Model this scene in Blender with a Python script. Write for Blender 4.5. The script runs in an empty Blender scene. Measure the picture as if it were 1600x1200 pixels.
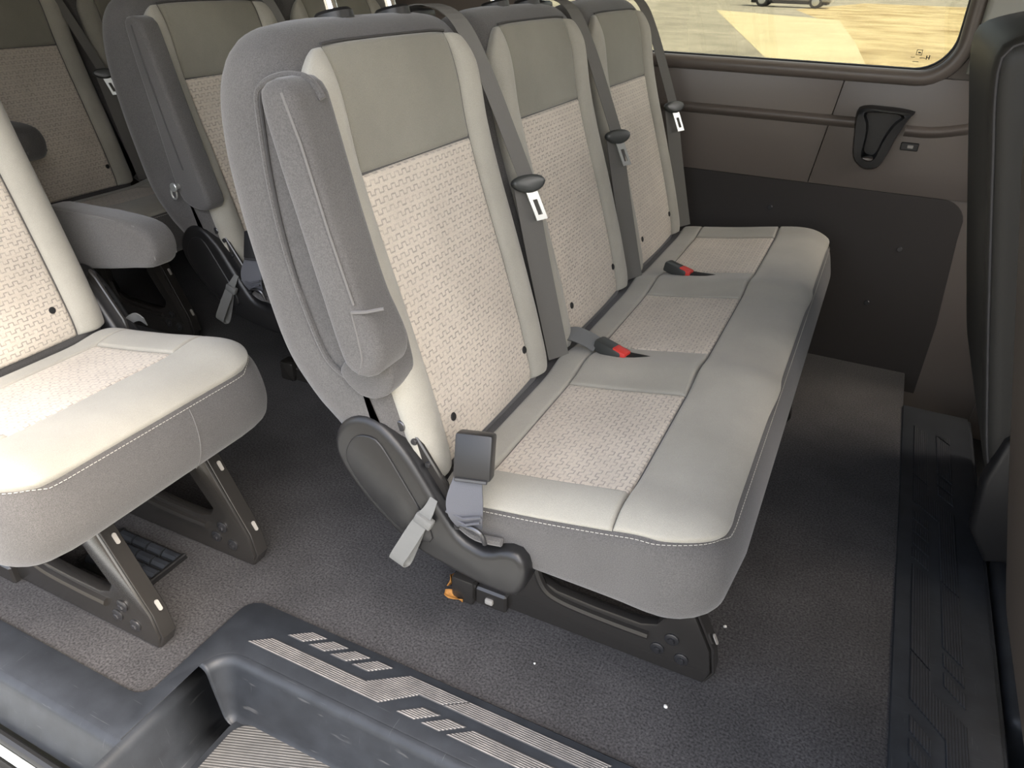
import bpy, bmesh, math, random
from mathutils import Vector, Matrix
random.seed(7)
PI = math.pi
S = bpy.context.scene
COL = S.collection

# ---------------------------------------------------------------- camera
cam_d = bpy.data.cameras.new('camera')
cam = bpy.data.objects.new('camera', cam_d)
COL.objects.link(cam)
cam_d.sensor_width = 36.0
cam_d.lens = 36.0 * 1154.0 / 1600.0
cam_d.clip_start = 0.02
cam_d.clip_end = 500
RX = Vector((0.89922723, 0.43690211, 0.02251509))
RY = Vector((0.23273772, -0.43417147, -0.87024611))
RZ = Vector((-0.37043695, 0.78778911, -0.49210241))
m = Matrix((RX, -RY, -RZ)).transposed().to_4x4()
m.translation = Vector((0, 0, 1.0))
cam.matrix_world = m
S.camera = cam

# ---------------------------------------------------------------- light
S.view_settings.view_transform = 'Standard'
S.view_settings.look = 'None'
S.view_settings.gamma = 1
S.view_settings.use_curve_mapping = False
S.view_settings.exposure = 1.76
W = bpy.data.worlds.new('sky')
S.world = W
W.use_nodes = True
wn = W.node_tree
for n_ in list(wn.nodes):
    wn.nodes.remove(n_)
wo = wn.nodes.new('ShaderNodeOutputWorld')
wb = wn.nodes.new('ShaderNodeBackground')
ws = wn.nodes.new('ShaderNodeTexSky')
ws.sky_type = 'NISHITA'
ws.sun_disc = False
ws.sun_elevation = math.radians(58)
ws.sun_rotation = math.radians(90)
ws.dust_density = 6.0
ws.air_density = 1.0
hz = wn.nodes.new('ShaderNodeMix')          # hazy, whitened sky
hz.data_type = 'RGBA'
hz.inputs[0].default_value = 0.42
bw = wn.nodes.new('ShaderNodeRGBToBW')
tn = wn.nodes.new('ShaderNodeVectorMath')
tn.operation = 'SCALE'
tn.inputs[0].default_value = (1.12, 1.0, 0.80)
wn.links.new(ws.outputs[0], bw.inputs[0])
wn.links.new(bw.outputs[0], tn.inputs['Scale'])
wn.links.new(ws.outputs[0], hz.inputs[6])
wn.links.new(tn.outputs[0], hz.inputs[7])
wn.links.new(hz.outputs[2], wb.inputs[0])
wb.inputs[1].default_value = 0.42
wn.links.new(wb.outputs[0], wo.inputs[0])
sun_d = bpy.data.lights.new('sun', 'SUN')
sun = bpy.data.objects.new('sun', sun_d)
COL.objects.link(sun)
sun_d.energy = 2.0
sun_d.angle = 0.01
sun_d.color = (1.0, 0.93, 0.80)
sun.rotation_euler = Vector((-0.53, 0.012, -0.848)).to_track_quat('-Z', 'Y').to_euler()

# ---------------------------------------------------------------- materials
MATS = {}


def new_mat(name):
    mt = bpy.data.materials.new(name)
    mt.use_nodes = True
    nt = mt.node_tree
    b = nt.nodes['Principled BSDF']
    MATS[name] = mt
    return mt, nt, b


def nd(nt, t, **kw):
    n = nt.nodes.new(t)
    for k, v in kw.items():
        setattr(n, k, v)
    return n


def math_n(nt, op, a, b=None, c=None):
    n = nd(nt, 'ShaderNodeMath', operation=op)
    for i, v in enumerate((a, b, c)):
        if v is None:
            continue
        if isinstance(v, (int, float)):
            n.inputs[i].default_value = v
        else:
            nt.links.new(v, n.inputs[i])
    return n.outputs[0]


def mix_col(nt, fac, a, b):
    n = nd(nt, 'ShaderNodeMix', data_type='RGBA')
    if isinstance(fac, (int, float)):
        n.inputs[0].default_value = fac
    else:
        nt.links.new(fac, n.inputs[0])
    for i, v in ((6, a), (7, b)):
        if isinstance(v, tuple):
            n.inputs[i].default_value = v + (1,) if len(v) == 3 else v
        else:
            nt.links.new(v, n.inputs[i])
    return n.outputs[2]


def noise(nt, scale, detail=3.0, rough=0.55, coord='Object'):
    tc = nd(nt, 'ShaderNodeTexCoord')
    n = nd(nt, 'ShaderNodeTexNoise')
    n.inputs['Scale'].default_value = scale
    n.inputs['Detail'].default_value = detail
    n.inputs['Roughness'].default_value = rough
    nt.links.new(tc.outputs[coord], n.inputs['Vector'])
    return n.outputs['Fac']


def ramp(nt, fac, lo, hi, a=0.0, b=1.0):
    n = nd(nt, 'ShaderNodeMapRange')
    n.inputs[1].default_value = lo
    n.inputs[2].default_value = hi
    n.inputs[3].default_value = a
    n.inputs[4].default_value = b
    nt.links.new(fac, n.inputs[0])
    return n.outputs[0]


def bump(nt, b, h, strength=0.3, dist=0.001):
    n = nd(nt, 'ShaderNodeBump')
    n.inputs['Strength'].default_value = strength
    n.inputs['Distance'].default_value = dist
    nt.links.new(h, n.inputs['Height'])
    nt.links.new(n.outputs[0], b.inputs['Normal'])


def simple(name, col, rough=0.5, metal=0.0, spec=0.5, grain=0.0, gscale=400, vary=0.0, vscale=8, bstr=0.2):
    mt, nt, b = new_mat(name)
    b.inputs['Roughness'].default_value = rough
    b.inputs['Metallic'].default_value = metal
    b.inputs['Specular IOR Level'].default_value = spec
    b.inputs['Base Color'].default_value = col + (1,)
    if vary > 0:
        f = ramp(nt, noise(nt, vscale, 5), 0.3, 0.7)
        lo = tuple(c * (1 - vary) for c in col)
        hi = tuple(min(1, c * (1 + vary)) for c in col)
        nt.links.new(mix_col(nt, f, lo, hi), b.inputs['Base Color'])
    if grain > 0:
        bump(nt, b, noise(nt, gscale, 2), bstr, grain)
    return mt


def fabric(name, col, weave=900, sheen=0.25, vary=0.10, speck=0.18):
    mt, nt, b = new_mat(name)
    b.inputs['Roughness'].default_value = 0.95
    b.inputs['Specular IOR Level'].default_value = 0.15
    b.inputs['Sheen Weight'].default_value = sheen
    b.inputs['Sheen Roughness'].default_value = 0.5
    f1 = ramp(nt, noise(nt, 7, 4), 0.3, 0.7)
    f2 = ramp(nt, noise(nt, weave, 2), 0.3, 0.7)
    c1 = mix_col(nt, f1, tuple(c * (1 - vary) for c in col), tuple(c * (1 + vary) for c in col))
    k = math_n(nt, 'MULTIPLY_ADD', f2, 2 * speck, 1 - speck)
    vm = nd(nt, 'ShaderNodeVectorMath', operation='SCALE')
    nt.links.new(c1, vm.inputs[0])
    nt.links.new(k, vm.inputs['Scale'])
    nt.links.new(vm.outputs[0], b.inputs['Base Color'])
    bump(nt, b, f2, 0.35, 0.0006)
    return mt


def meander_fabric(name, base, line, px=0.017, py=0.0125):
    """woven insert: rows of a square-wave thread on a pale ground"""
    mt, nt, b = new_mat(name)
    b.inputs['Roughness'].default_value = 0.9
    b.inputs['Specular IOR Level'].default_value = 0.2
    b.inputs['Sheen Weight'].default_value = 0.2
    uv = nd(nt, 'ShaderNodeUVMap')
    sp = nd(nt, 'ShaderNodeSeparateXYZ')
    nt.links.new(uv.outputs[0], sp.inputs[0])
    v = math_n(nt, 'DIVIDE', sp.outputs[1], py)
    row = math_n(nt, 'FLOOR', v)
    fv = math_n(nt, 'SUBTRACT', v, row)
    jit = math_n(nt, 'FRACT', math_n(nt, 'MULTIPLY', math_n(nt, 'SINE', math_n(nt, 'MULTIPLY', row, 12.9)), 43.7))
    jit = math_n(nt, 'MULTIPLY', jit, 0.35)
    u = math_n(nt, 'ADD', math_n(nt, 'DIVIDE', sp.outputs[0], px), math_n(nt, 'ADD', math_n(nt, 'MULTIPLY', row, 0.5), jit))
    ph = math_n(nt, 'FRACT', u)
    first = math_n(nt, 'LESS_THAN', ph, 0.5)
    target = math_n(nt, 'MULTIPLY_ADD', first, 0.46, 0.24)
    dh = math_n(nt, 'MULTIPLY', math_n(nt, 'ABSOLUTE', math_n(nt, 'SUBTRACT', fv, target)), py)
    dv = math_n(nt, 'ABSOLUTE', math_n(nt, 'SUBTRACT', math_n(nt, 'FRACT', math_n(nt, 'ADD', math_n(nt, 'MULTIPLY', ph, 2.0), 0.5)), 0.5))
    dv = math_n(nt, 'MULTIPLY', dv, px * 0.5)
    over = math_n(nt, 'MAXIMUM', math_n(nt, 'SUBTRACT', math_n(nt, 'ABSOLUTE', math_n(nt, 'SUBTRACT', fv, 0.47)), 0.23), 0.0)
    dv = math_n(nt, 'ADD', dv, math_n(nt, 'MULTIPLY', over, py))
    d = math_n(nt, 'MINIMUM', dh, dv)
    line_m = math_n(nt, 'MULTIPLY', ramp(nt, d, 0.0003, 0.0014, 1.0, 0.0), ramp(nt, noise(nt, 60, 2), 0.35, 0.6, 0.35, 1.0))
    f1 = ramp(nt, noise(nt, 9, 4), 0.3, 0.7)
    f2 = ramp(nt, noise(nt, 900, 2), 0.3, 0.7)
    bc = mix_col(nt, f1, tuple(c * 0.9 for c in base), tuple(c * 1.08 for c in base))
    cc = mix_col(nt, math_n(nt, 'MULTIPLY', line_m, 0.8), bc, line)
    k = math_n(nt, 'MULTIPLY_ADD', f2, 0.3, 0.85)
    vm = nd(nt, 'ShaderNodeVectorMath', operation='SCALE')
    nt.links.new(cc, vm.inputs[0])
    nt.links.new(k, vm.inputs['Scale'])
    nt.links.new(vm.outputs[0], b.inputs['Base Color'])
    h = math_n(nt, 'ADD', math_n(nt, 'MULTIPLY', line_m, -1.0), math_n(nt, 'MULTIPLY', f2, 0.25))
    bump(nt, b, h, 0.5, 0.0012)
    return mt


M_DARK = fabric('dark_cloth', (0.092, 0.088, 0.085), weave=700, speck=0.25)
M_GREY = fabric('grey_cloth', (0.34, 0.325, 0.28), weave=1100, speck=0.1)
M_HEAD = fabric('head_cloth', (0.215, 0.205, 0.17), weave=1100, speck=0.1)
M_PAT = meander_fabric('meander_cloth', (0.54, 0.485, 0.41), (0.27, 0.245, 0.22))
M_CARPET = fabric('carpet', (0.047, 0.045, 0.0455), weave=260, sheen=0.15, vary=0.22, speck=0.55)
M_PLAST = simple('black_plastic', (0.0125, 0.0125, 0.0132), 0.38, grain=0.0004, gscale=900, bstr=0.35)
M_BUCK = simple('buckle_plastic', (0.016, 0.016, 0.017), 0.4, grain=0.0003, gscale=900)
def scratched(name, col, rough):
    mt, nt, b = new_mat(name)
    b.inputs['Roughness'].default_value = rough
    b.inputs['Specular IOR Level'].default_value = 0.32
    f = ramp(nt, noise(nt, 25, 5), 0.3, 0.7)
    c = mix_col(nt, f, tuple(v * 0.8 for v in col), tuple(v * 1.2 for v in col))
    tc = nd(nt, 'ShaderNodeTexCoord')
    for ang, sc in ((0.5, (14, 420, 14)), (-0.7, (420, 18, 14)), (1.3, (20, 500, 14))):
        mp = nd(nt, 'ShaderNodeMapping')
        mp.inputs['Rotation'].default_value = (0, 0, ang)
        mp.inputs['Scale'].default_value = sc
        nt.links.new(tc.outputs['Object'], mp.inputs['Vector'])
        nz = nd(nt, 'ShaderNodeTexNoise')
        nz.inputs['Scale'].default_value = 1.0
        nz.inputs['Detail'].default_value = 2.0
        nt.links.new(mp.outputs[0], nz.inputs['Vector'])
        k = math_n(nt, 'MULTIPLY', ramp(nt, nz.outputs['Fac'], 0.71, 0.77), 0.30)
        c = mix_col(nt, k, c, (0.16, 0.16, 0.16))
    nt.links.new(c, b.inputs['Base Color'])
    bump(nt, b, noise(nt, 700, 2), 0.3, 0.0004)
    return mt


M_SILL = scratched('sill_plastic', (0.027, 0.030, 0.035), 0.42)
M_TRIM = simple('wall_plastic', (0.145, 0.122, 0.105), 0.32, grain=0.0003, gscale=900, bstr=0.2)
M_LOWER = simple('lower_panel', (0.036, 0.031, 0.028), 0.8)
M_PILLAR = simple('pillar_plastic', (0.42, 0.42, 0.38), 0.6)
M_HEADL = simple('headliner', (0.45, 0.44, 0.41), 0.95)
M_PAINT = simple('frame_paint', (0.026, 0.024, 0.022), 0.25, spec=0.6)
M_BOLT = simple('bolt_steel', (0.10, 0.10, 0.105), 0.3, metal=0.8)
M_CHROME = simple('chrome', (0.85, 0.85, 0.83), 0.12, metal=1.0)
M_STEEL = simple('tongue_steel', (0.55, 0.56, 0.54), 0.35, metal=0.7)
M_WEB = simple('belt_webbing', (0.115, 0.11, 0.10), 0.8, grain=0.0006, gscale=500, bstr=0.5)
M_WEBL = simple('pale_webbing', (0.14, 0.142, 0.137), 0.75, grain=0.0006, gscale=700, bstr=0.5)
M_WEBB = simple('anchor_webbing', (0.078, 0.080, 0.092), 0.55, grain=0.0006, gscale=700, bstr=0.4)
M_TONG = simple('tongue_plastic', (0.045, 0.048, 0.046), 0.35)
M_RED = simple('red_button', (0.62, 0.045, 0.035), 0.4)
M_BLACK = simple('soft_black', (0.008, 0.008, 0.008), 0.7)
M_RUB = simple('seal_rubber', (0.015, 0.015, 0.015), 0.35)
M_WHITE = simple('white_paint', (0.75, 0.80, 0.82), 0.3)
M_LEATH = simple('dark_leather', (0.024, 0.023, 0.020), 0.55, grain=0.0006, gscale=260, bstr=0.35)
M_LEATHB = simple('brown_leather', (0.045, 0.036, 0.030), 0.45, grain=0.0006, gscale=260, bstr=0.35)
M_LEAF = simple('dry_leaf', (0.55, 0.24, 0.05), 0.7, vary=0.4, vscale=60)
M_CRUMB = simple('white_crumb', (0.75, 0.74, 0.70), 0.8)
M_STITCH = simple('pale_thread', (0.45, 0.43, 0.38), 0.8)
M_STITCHD = simple('dark_thread', (0.135, 0.13, 0.125), 0.8)
M_PIPE = simple('dark_piping', (0.05, 0.048, 0.048), 0.7)
M_PALE = simple('pale_fill', (0.34, 0.32, 0.29), 0.5)


def ribbed(name, base, top, period, ang=0.0, lo=0.35, hi=0.65):
    mt, nt, b = new_mat(name)
    b.inputs['Roughness'].default_value = 0.5
    tc = nd(nt, 'ShaderNodeTexCoord')
    sp = nd(nt, 'ShaderNodeSeparateXYZ')
    nt.links.new(tc.outputs['Object'], sp.inputs[0])
    a = math_n(nt, 'ADD', math_n(nt, 'MULTIPLY', sp.outputs[0], -math.sin(ang) / period),
               math_n(nt, 'MULTIPLY', sp.outputs[1], math.cos(ang) / period))
    w = math_n(nt, 'MULTIPLY', math_n(nt, 'ABSOLUTE', math_n(nt, 'SUBTRACT', math_n(nt, 'FRACT', a), 0.5)), 2.0)
    k = ramp(nt, w, lo, hi)
    f1 = ramp(nt, noise(nt, 40, 5), 0.35, 0.65, 0.55, 1.0)
    nt.links.new(mix_col(nt, math_n(nt, 'MULTIPLY', k, f1), base, top), b.inputs['Base Color'])
    bump(nt, b, k, 0.6, 0.001)
    return mt


M_TREADX = ribbed('tread_ribs', (0.060, 0.058, 0.057), (0.30, 0.28, 0.26), 0.0034)
M_TREADY = ribbed('tread_ribs_across', (0.012, 0.013, 0.016), (0.034, 0.038, 0.045), 0.0044, PI / 2)
M_MAT = ribbed('step_mat_ribs', (0.070, 0.069, 0.067), (0.20, 0.195, 0.186), 0.0046, math.radians(20))


def glass_mat():
    mt, nt, b = new_mat('window_glass')
    nt.nodes.remove(b)
    out = nt.nodes['Material Output']
    tr = nd(nt, 'ShaderNodeBsdfTransparent')
    tr.inputs[0].default_value = (0.50, 0.51, 0.48, 1)
    gl = nd(nt, 'ShaderNodeBsdfGlossy')
    gl.inputs['Roughness'].default_value = 0.02
    mx = nd(nt, 'ShaderNodeMixShader')
    mx.inputs[0].default_value = 0.05
    nt.links.new(tr.outputs[0], mx.inputs[1])
    nt.links.new(gl.outputs[0], mx.inputs[2])
    nt.links.new(mx.outputs[0], out.inputs[0])
    return mt


M_GLASS = glass_mat()


def ground_mat(name, a, bcol, scale, lo=0.35, hi=0.65):
    mt, nt, b = new_mat(name)
    b.inputs['Roughness'].default_value = 0.95
    b.inputs['Specular IOR Level'].default_value = 0.1
    f = ramp(nt, noise(nt, scale, 6, 0.65), lo, hi)
    nt.links.new(mix_col(nt, f, a, bcol), b.inputs['Base Color'])
    return mt


M_NEAR = ground_mat('near_asphalt', (0.09, 0.085, 0.072), (0.13, 0.122, 0.10), 0.9)  # unseen door-side ground, kept darker to limit the light it bounces
M_ASPH = ground_mat('worn_asphalt', (0.17, 0.158, 0.120), (0.27, 0.248, 0.188), 0.7)
M_CONC = ground_mat('pale_concrete', (0.36, 0.315, 0.185), (0.43, 0.375, 0.225), 0.6)
M_GRASS = ground_mat('dry_grass_ground', (0.19, 0.135, 0.058), (0.40, 0.325, 0.17), 0.55, 0.3, 0.6)

# ---------------------------------------------------------------- mesh helpers
MIR = [1.0]          # -1 while a mirrored seat is being built
ORG = [Vector((0, 0, 0))]


def place(p):
    p = Vector(p) - ORG[0]
    return (p.x, p.y * MIR[0], p.z)


def link(name, me, mat, parent=None, smooth=True):
    me.materials.append(mat)
    if smooth:
        me.polygons.foreach_set('use_smooth', [True] * len(me.polygons))
    o = bpy.data.objects.new(name, me)
    COL.objects.link(o)
    if parent:
        o.parent = parent
    return o


def mesh(name, vs, fs, mat, parent=None, smooth=True, uvs=None, angle=None):
    """vs in design coordinates; mirrored and moved to the local frame here"""
    pv = [place(v) for v in vs]
    if MIR[0] < 0:
        fs = [tuple(reversed(f)) for f in fs]
    me = bpy.data.meshes.new(name)
    me.from_pydata(pv, [], fs)
    if uvs:
        ul = me.uv_layers.new(name='UVMap')
        for lp in me.loops:
            ul.data[lp.index].uv = uvs[lp.vertex_index]
    me.update()
    o = link(name, me, mat, parent, smooth)
    if angle is not None:
        me.set_sharp_from_angle(angle=math.radians(angle))
    return o


class MB:
    """collects shapes into one mesh"""
    def __init__(self):
        self.v = []
        self.f = []

    def add(self, vs, fs):
        b = len(self.v)
        self.v += [Vector(v) for v in vs]
        self.f += [tuple(i + b for i in f) for f in fs]
        return self

    def bm(self, bmm):
        bmm.verts.ensure_lookup_table()
        bmm.verts.index_update()
        self.add([v.co.copy() for v in bmm.verts], [[v.index for v in f.verts] for f in bmm.faces])
        bmm.free()
        return self

    def box(self, lo, hi, bev=0.0, seg=2, rot=None, piv=None):
        bmm = bmesh.new()
        bmesh.ops.create_cube(bmm, size=1)
        lo, hi = Vector(lo), Vector(hi)
        for v in bmm.verts:
            v.co = Vector((lo[i] + (v.co[i] + 0.5) * (hi[i] - lo[i]) for i in range(3)))
        if bev > 0:
            bmesh.ops.bevel(bmm, geom=bmm.edges[:], offset=bev, segments=seg, profile=0.5, affect='EDGES')
        if rot is not None:
            c = Vector(piv) if piv is not None else (lo + hi) / 2
            for v in bmm.verts:
                v.co = c + rot @ (v.co - c)
        return self.bm(bmm)

    def prism(self, poly, fn, d0, d1, bev=0.0, seg=2):
        """poly 2D, fn(a,b,d)->3D, extruded from d0 to d1"""
        bmm = bmesh.new()
        n = len(poly)
        A = [bmm.verts.new(fn(a, b, d0)) for a, b in poly]
        B = [bmm.verts.new(fn(a, b, d1)) for a, b in poly]
        fa = bmm.faces.new(A)
        fb = bmm.faces.new(list(reversed(B)))
        for i in range(n):
            bmm.faces.new((A[i], B[i], B[(i + 1) % n], A[(i + 1) % n]))
        bmesh.ops.recalc_face_normals(bmm, faces=bmm.faces[:])
        if bev > 0:
            es = set(fa.edges) | set(fb.edges)
            bmesh.ops.bevel(bmm, geom=list(es), offset=bev, segments=seg, profile=0.5, affect='EDGES', clamp_overlap=True)
        return self.bm(bmm)

    def tube(self, pts, r, n=8, closed=False, cap=True):
        pts = [Vector(p) for p in pts]
        k = len(pts)
        rr = r if isinstance(r, (list, tuple)) else [r] * k
        rings = []
        ref = None
        for i in range(k):
            if closed:
                t = pts[(i + 1) % k] - pts[i - 1]
            else:
                t = pts[min(i + 1, k - 1)] - pts[max(i - 1, 0)]
            t.normalize()
            if ref is None:
                ref = Vector((0, 0, 1)) if abs(t.z) < 0.9 else Vector((1, 0, 0))
            a = (ref - t * ref.dot(t))
            if a.length < 1e-6:
                a = t.orthogonal()
            a.normalize()
            ref = a
            b = t.cross(a)
            rings.append([pts[i] + (a * math.cos(2 * PI * j / n) + b * math.sin(2 * PI * j / n)) * rr[i] for j in range(n)])
        vs = [p for r_ in rings for p in r_]
        fs = []
        for i in range(k if closed else k - 1):
            i2 = (i + 1) % k
            for j in range(n):
                j2 = (j + 1) % n
                fs.append((i * n + j, i * n + j2, i2 * n + j2, i2 * n + j))
        if not closed and cap:
            fs.append(tuple(reversed(range(n))))
            fs.append(tuple((k - 1) * n + j for j in range(n)))
        return self.add(vs, fs)

    def disc(self, c, nrm, r, h, n=14, dome=0.0):
        c, nrm = Vector(c), Vector(nrm).normalized()
        a = nrm.orthogonal().normalized()
        b = nrm.cross(a)
        vs, fs = [], []
        for (rad, z) in ((r, 0), (r, h * 0.7), (r * 0.85, h)):
            vs += [c + nrm * z + (a * math.cos(2 * PI * j / n) + b * math.sin(2 * PI * j / n)) * rad for j in range(n)]
        for i in range(2):
            for j in range(n):
                j2 = (j + 1) % n
                fs.append((i * n + j, i * n + j2, (i + 1) * n + j2, (i + 1) * n + j))
        vs.append(c + nrm * (h + dome))
        for j in range(n):
            fs.append((2 * n + j, 2 * n + (j + 1) % n, 3 * n))
        return self.add(vs, fs)

    def sweep(self, path, prof_fn, closed_prof=True, caps=True):
        """path list of (point, U, V); prof list of (u,v)"""
        n = len(prof_fn)
        base = len(self.v)
        vs = []
        for (p, U, V) in path:
            for (a, b) in prof_fn:
                vs.append(Vector(p) + Vector(U) * a + Vector(V) * b)
        fs = []
        for i in range(len(path) - 1):
            for j in range(n if closed_prof else n - 1):
                j2 = (j + 1) % n
                fs.append((i * n + j, i * n + j2, (i + 1) * n + j2, (i + 1) * n + j))
        if caps and closed_prof:
            fs.append(tuple(reversed(range(n))))
            fs.append(tuple((len(path) - 1) * n + j for j in range(n)))
        return self.add(vs, fs)

    def build(self, name, mat, parent=None, smooth=True, angle=35, kind=None, label=None):
        bmm = bmesh.new()
        me = bpy.data.meshes.new(name)
        fs = self.f
        if MIR[0] < 0:
            fs = [tuple(reversed(f)) for f in fs]
        me.from_pydata([place(v) for v in self.v], [], fs)
        bmm.from_mesh(me)
        bmesh.ops.recalc_face_normals(bmm, faces=bmm.faces[:])
        bmm.to_mesh(me)
        bmm.free()
        o = link(name, me, mat, parent, smooth)
        if smooth and angle is not None:
            me.set_sharp_from_angle(angle=math.radians(angle))
        if kind:
            o['kind'] = kind
        if label:
            o['label'] = label
        return o


def catmull(pts, closed=False, sub=8):
    out = []
    n = len(pts)
    P = [Vector(p) for p in pts]
    for i in range(n if closed else n - 1):
        if closed:
            p0, p1, p2, p3 = P[i - 1], P[i], P[(i + 1) % n], P[(i + 2) % n]
        else:
            p0, p1, p2, p3 = P[max(i - 1, 0)], P[i], P[i + 1], P[min(i + 2, n - 1)]
        for k in range(sub):
            t = k / sub
            out.append(0.5 * ((2 * p1) + (p2 - p0) * t + (2 * p0 - 5 * p1 + 4 * p2 - p3) * t * t + (3 * p1 - p0 - 3 * p2 + p3) * t ** 3))
    if not closed:
        out.append(P[-1])
    return out


def resample(pts, n, closed=False):
    P = pts + [pts[0]] if closed else pts
    L = [0.0]
    for i in range(1, len(P)):
        L.append(L[-1] + (P[i] - P[i - 1]).length)
    tot = L[-1]
    out = []
    j = 0
    for k in range(n):
        d = tot * k / (n if closed else n - 1)
        while j < len(P) - 2 and L[j + 1] < d:
            j += 1
        w = (d - L[j]) / max(1e-9, L[j + 1] - L[j])
        out.append(P[j].lerp(P[j + 1], w))
    return out, tot


def smooth01(x):
    x = max(0.0, min(1.0, x))
    return x * x * (3 - 2 * x)


def thing(name, label, cat, loc, group=None):
    o = bpy.data.objects.new(name, None)
    o.empty_display_size = 0.1
    COL.objects.link(o)
    o.location = loc
    o['label'] = label
    o['category'] = cat
    if group:
        o['group'] = group
    return o


def tag(o, label, cat, group=None):
    o['label'] = label
    o['category'] = cat
    if group:
        o['group'] = group
    return o


def struct(o):
    o['kind'] = 'structure'
    return o


class Body:
    """a cushion: closed 2D outline swept sideways with rounded flanks.
    u = length along the outline, q = length across (wraps round the flank)"""
    def __init__(self, outline, half, R, to3d, sub=10, N=240):
        o, self.L = resample(catmull([Vector((a, b)) for a, b in outline], True, sub), N, True)
        self.o = o
        self.N = N
        nn = []
        area = sum(o[i].x * o[(i + 1) % N].y - o[(i + 1) % N].x * o[i].y for i in range(N))
        sg = 1 if area > 0 else -1
        for i in range(N):
            t = (o[(i + 3) % N] - o[i - 3]).normalized()
            nn.append(Vector((t.y, -t.x)) * sg)
        self.n = nn
        self.half = half
        self.R = R
        self.to3d = to3d
        self.zk = 1.0
        self.qmax = half - R + R * PI / 2

    def at(self, u, q, off=0.0):
        x = (u / self.L * self.N) % self.N
        i = int(x)
        w = x - i
        p = self.o[i % self.N].lerp(self.o[(i + 1) % self.N], w)
        n = self.n[i % self.N].lerp(self.n[(i + 1) % self.N], w).normalized()
        sgn = 1 if q >= 0 else -1
        aq = abs(q)
        flat = self.half - self.R
        if aq <= flat:
            s, inset, c, sn = q, 0.0, 1.0, 0.0
        else:
            a = min((aq - flat) / self.R, PI / 2)
            s = sgn * (flat + self.R * math.sin(a))
            inset = self.R * (1 - math.cos(a))
            c, sn = math.cos(a), math.sin(a) * sgn
        p2 = p + n * (off * c) - Vector((n.x, n.y * self.zk)) * inset
        return self.to3d(p2.x, p2.y, s + off * sn)

    def u_at(self, test, lo=0.0, hi=1.0):
        """first u where test(point) becomes true"""
        for i in range(self.N):
            if test(self.o[i]):
                return i / self.N * self.L
        return 0.0

    def solid(self, name, mat, parent, nu=110, na=7, nflat=9):
        qs = []
        flat = self.half - self.R
        for k in range(na + 1):
            qs.append(-flat - self.R * PI / 2 * (1 - k / na))
        for k in range(1, nflat):
            qs.append(-flat + 2 * flat * k / nflat)
        for k in range(na + 1):
            qs.append(flat + self.R * PI / 2 * k / na)
        vs, fs = [], []
        for q in qs:
            for i in range(nu):
                vs.append(self.at(self.L * i / nu, q))
        m_ = len(qs)
        for j in range(m_ - 1):
            for i in range(nu):
                i2 = (i + 1) % nu
                fs.append((j * nu + i, j * nu + i2, (j + 1) * nu + i2, (j + 1) * nu + i))
        fs.append(tuple(reversed(range(nu))))
        fs.append(tuple((m_ - 1) * nu + i for i in range(nu)))
        mb = MB()
        mb.add(vs, fs)
        return mb.build(name, mat, parent, angle=60)

    def patch(self, name, mat, parent, u0, u1, q0, q1, off, nu=40, nq=20, edge=0.008, depth=0.008, uvs=True):
        """a panel laid on the body; q0,q1 may be functions of u; its edges dip into the seam"""
        vs, fs, uv = [], [], []
        for i in range(nu + 1):
            # denser towards both ends so the seam is crisp
            t = i / nu
            t = 0.5 - 0.5 * math.cos(PI * t) if True else t
            u = u0 + (u1 - u0) * t
            a = q0(u) if callable(q0) else q0
            b = q1(u) if callable(q1) else q1
            for j in range(nq + 1):
                s = 0.5 - 0.5 * math.cos(PI * j / nq)
                q = a + (b - a) * s
                e = min(u - u0, u1 - u, q - a, b - q)
                k = math.sqrt(max(0.0, 1 - (1 - min(1.0, e / edge)) ** 2))
                o = off(u, q) * k - depth * (1 - k)
                vs.append(self.at(u, q, o))
                uv.append((q, u))
        w = nq + 1
        for i in range(nu):
            for j in range(nq):
                fs.append((i * w + j, i * w + j + 1, (i + 1) * w + j + 1, (i + 1) * w + j))
        return mesh(name, vs, fs, mat, parent, True, uv)


# ---------------------------------------------------------------- van seats
D_UP = Vector((-0.270, 0, 0.963))
N_FR = Vector((0.963, 0, 0.270))
OUT_BACK = [(-0.03, -0.04), (-0.002, -0.005), (0.002, 0.07), (0, 0.16), (-0.004, 0.25), (-0.009, 0.34), (-0.010, 0.42), (-0.005, 0.50),
            (-0.012, 0.552), (-0.035, 0.583), (-0.072, 0.592), (-0.107, 0.584), (-0.138, 0.555), (-0.160, 0.50), (-0.176, 0.41),
            (-0.184, 0.31), (-0.184, 0.2), (-0.160, 0.125), (-0.13, 0.075), (-0.09, 0.00)]


def back_body(x0, yc, half=0.215, R=0.05, outline=OUT_BACK, z0=0.386, drop=0.026):
    P0 = Vector((x0, yc, z0))

    def to3d(w, t, s):
        # the upper corners slope away
        e = max(0.0, min(1.0, (abs(s) - (half - 0.13)) / 0.131))
        t = t - drop * smooth01((t - 0.43) / 0.12) * (1 - math.sqrt(max(0.0, 1 - e * e)))
        return P0 + N_FR * w + D_UP * t + Vector((0, s, 0))
    return Body(outline, half, R, to3d), to3d


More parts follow.
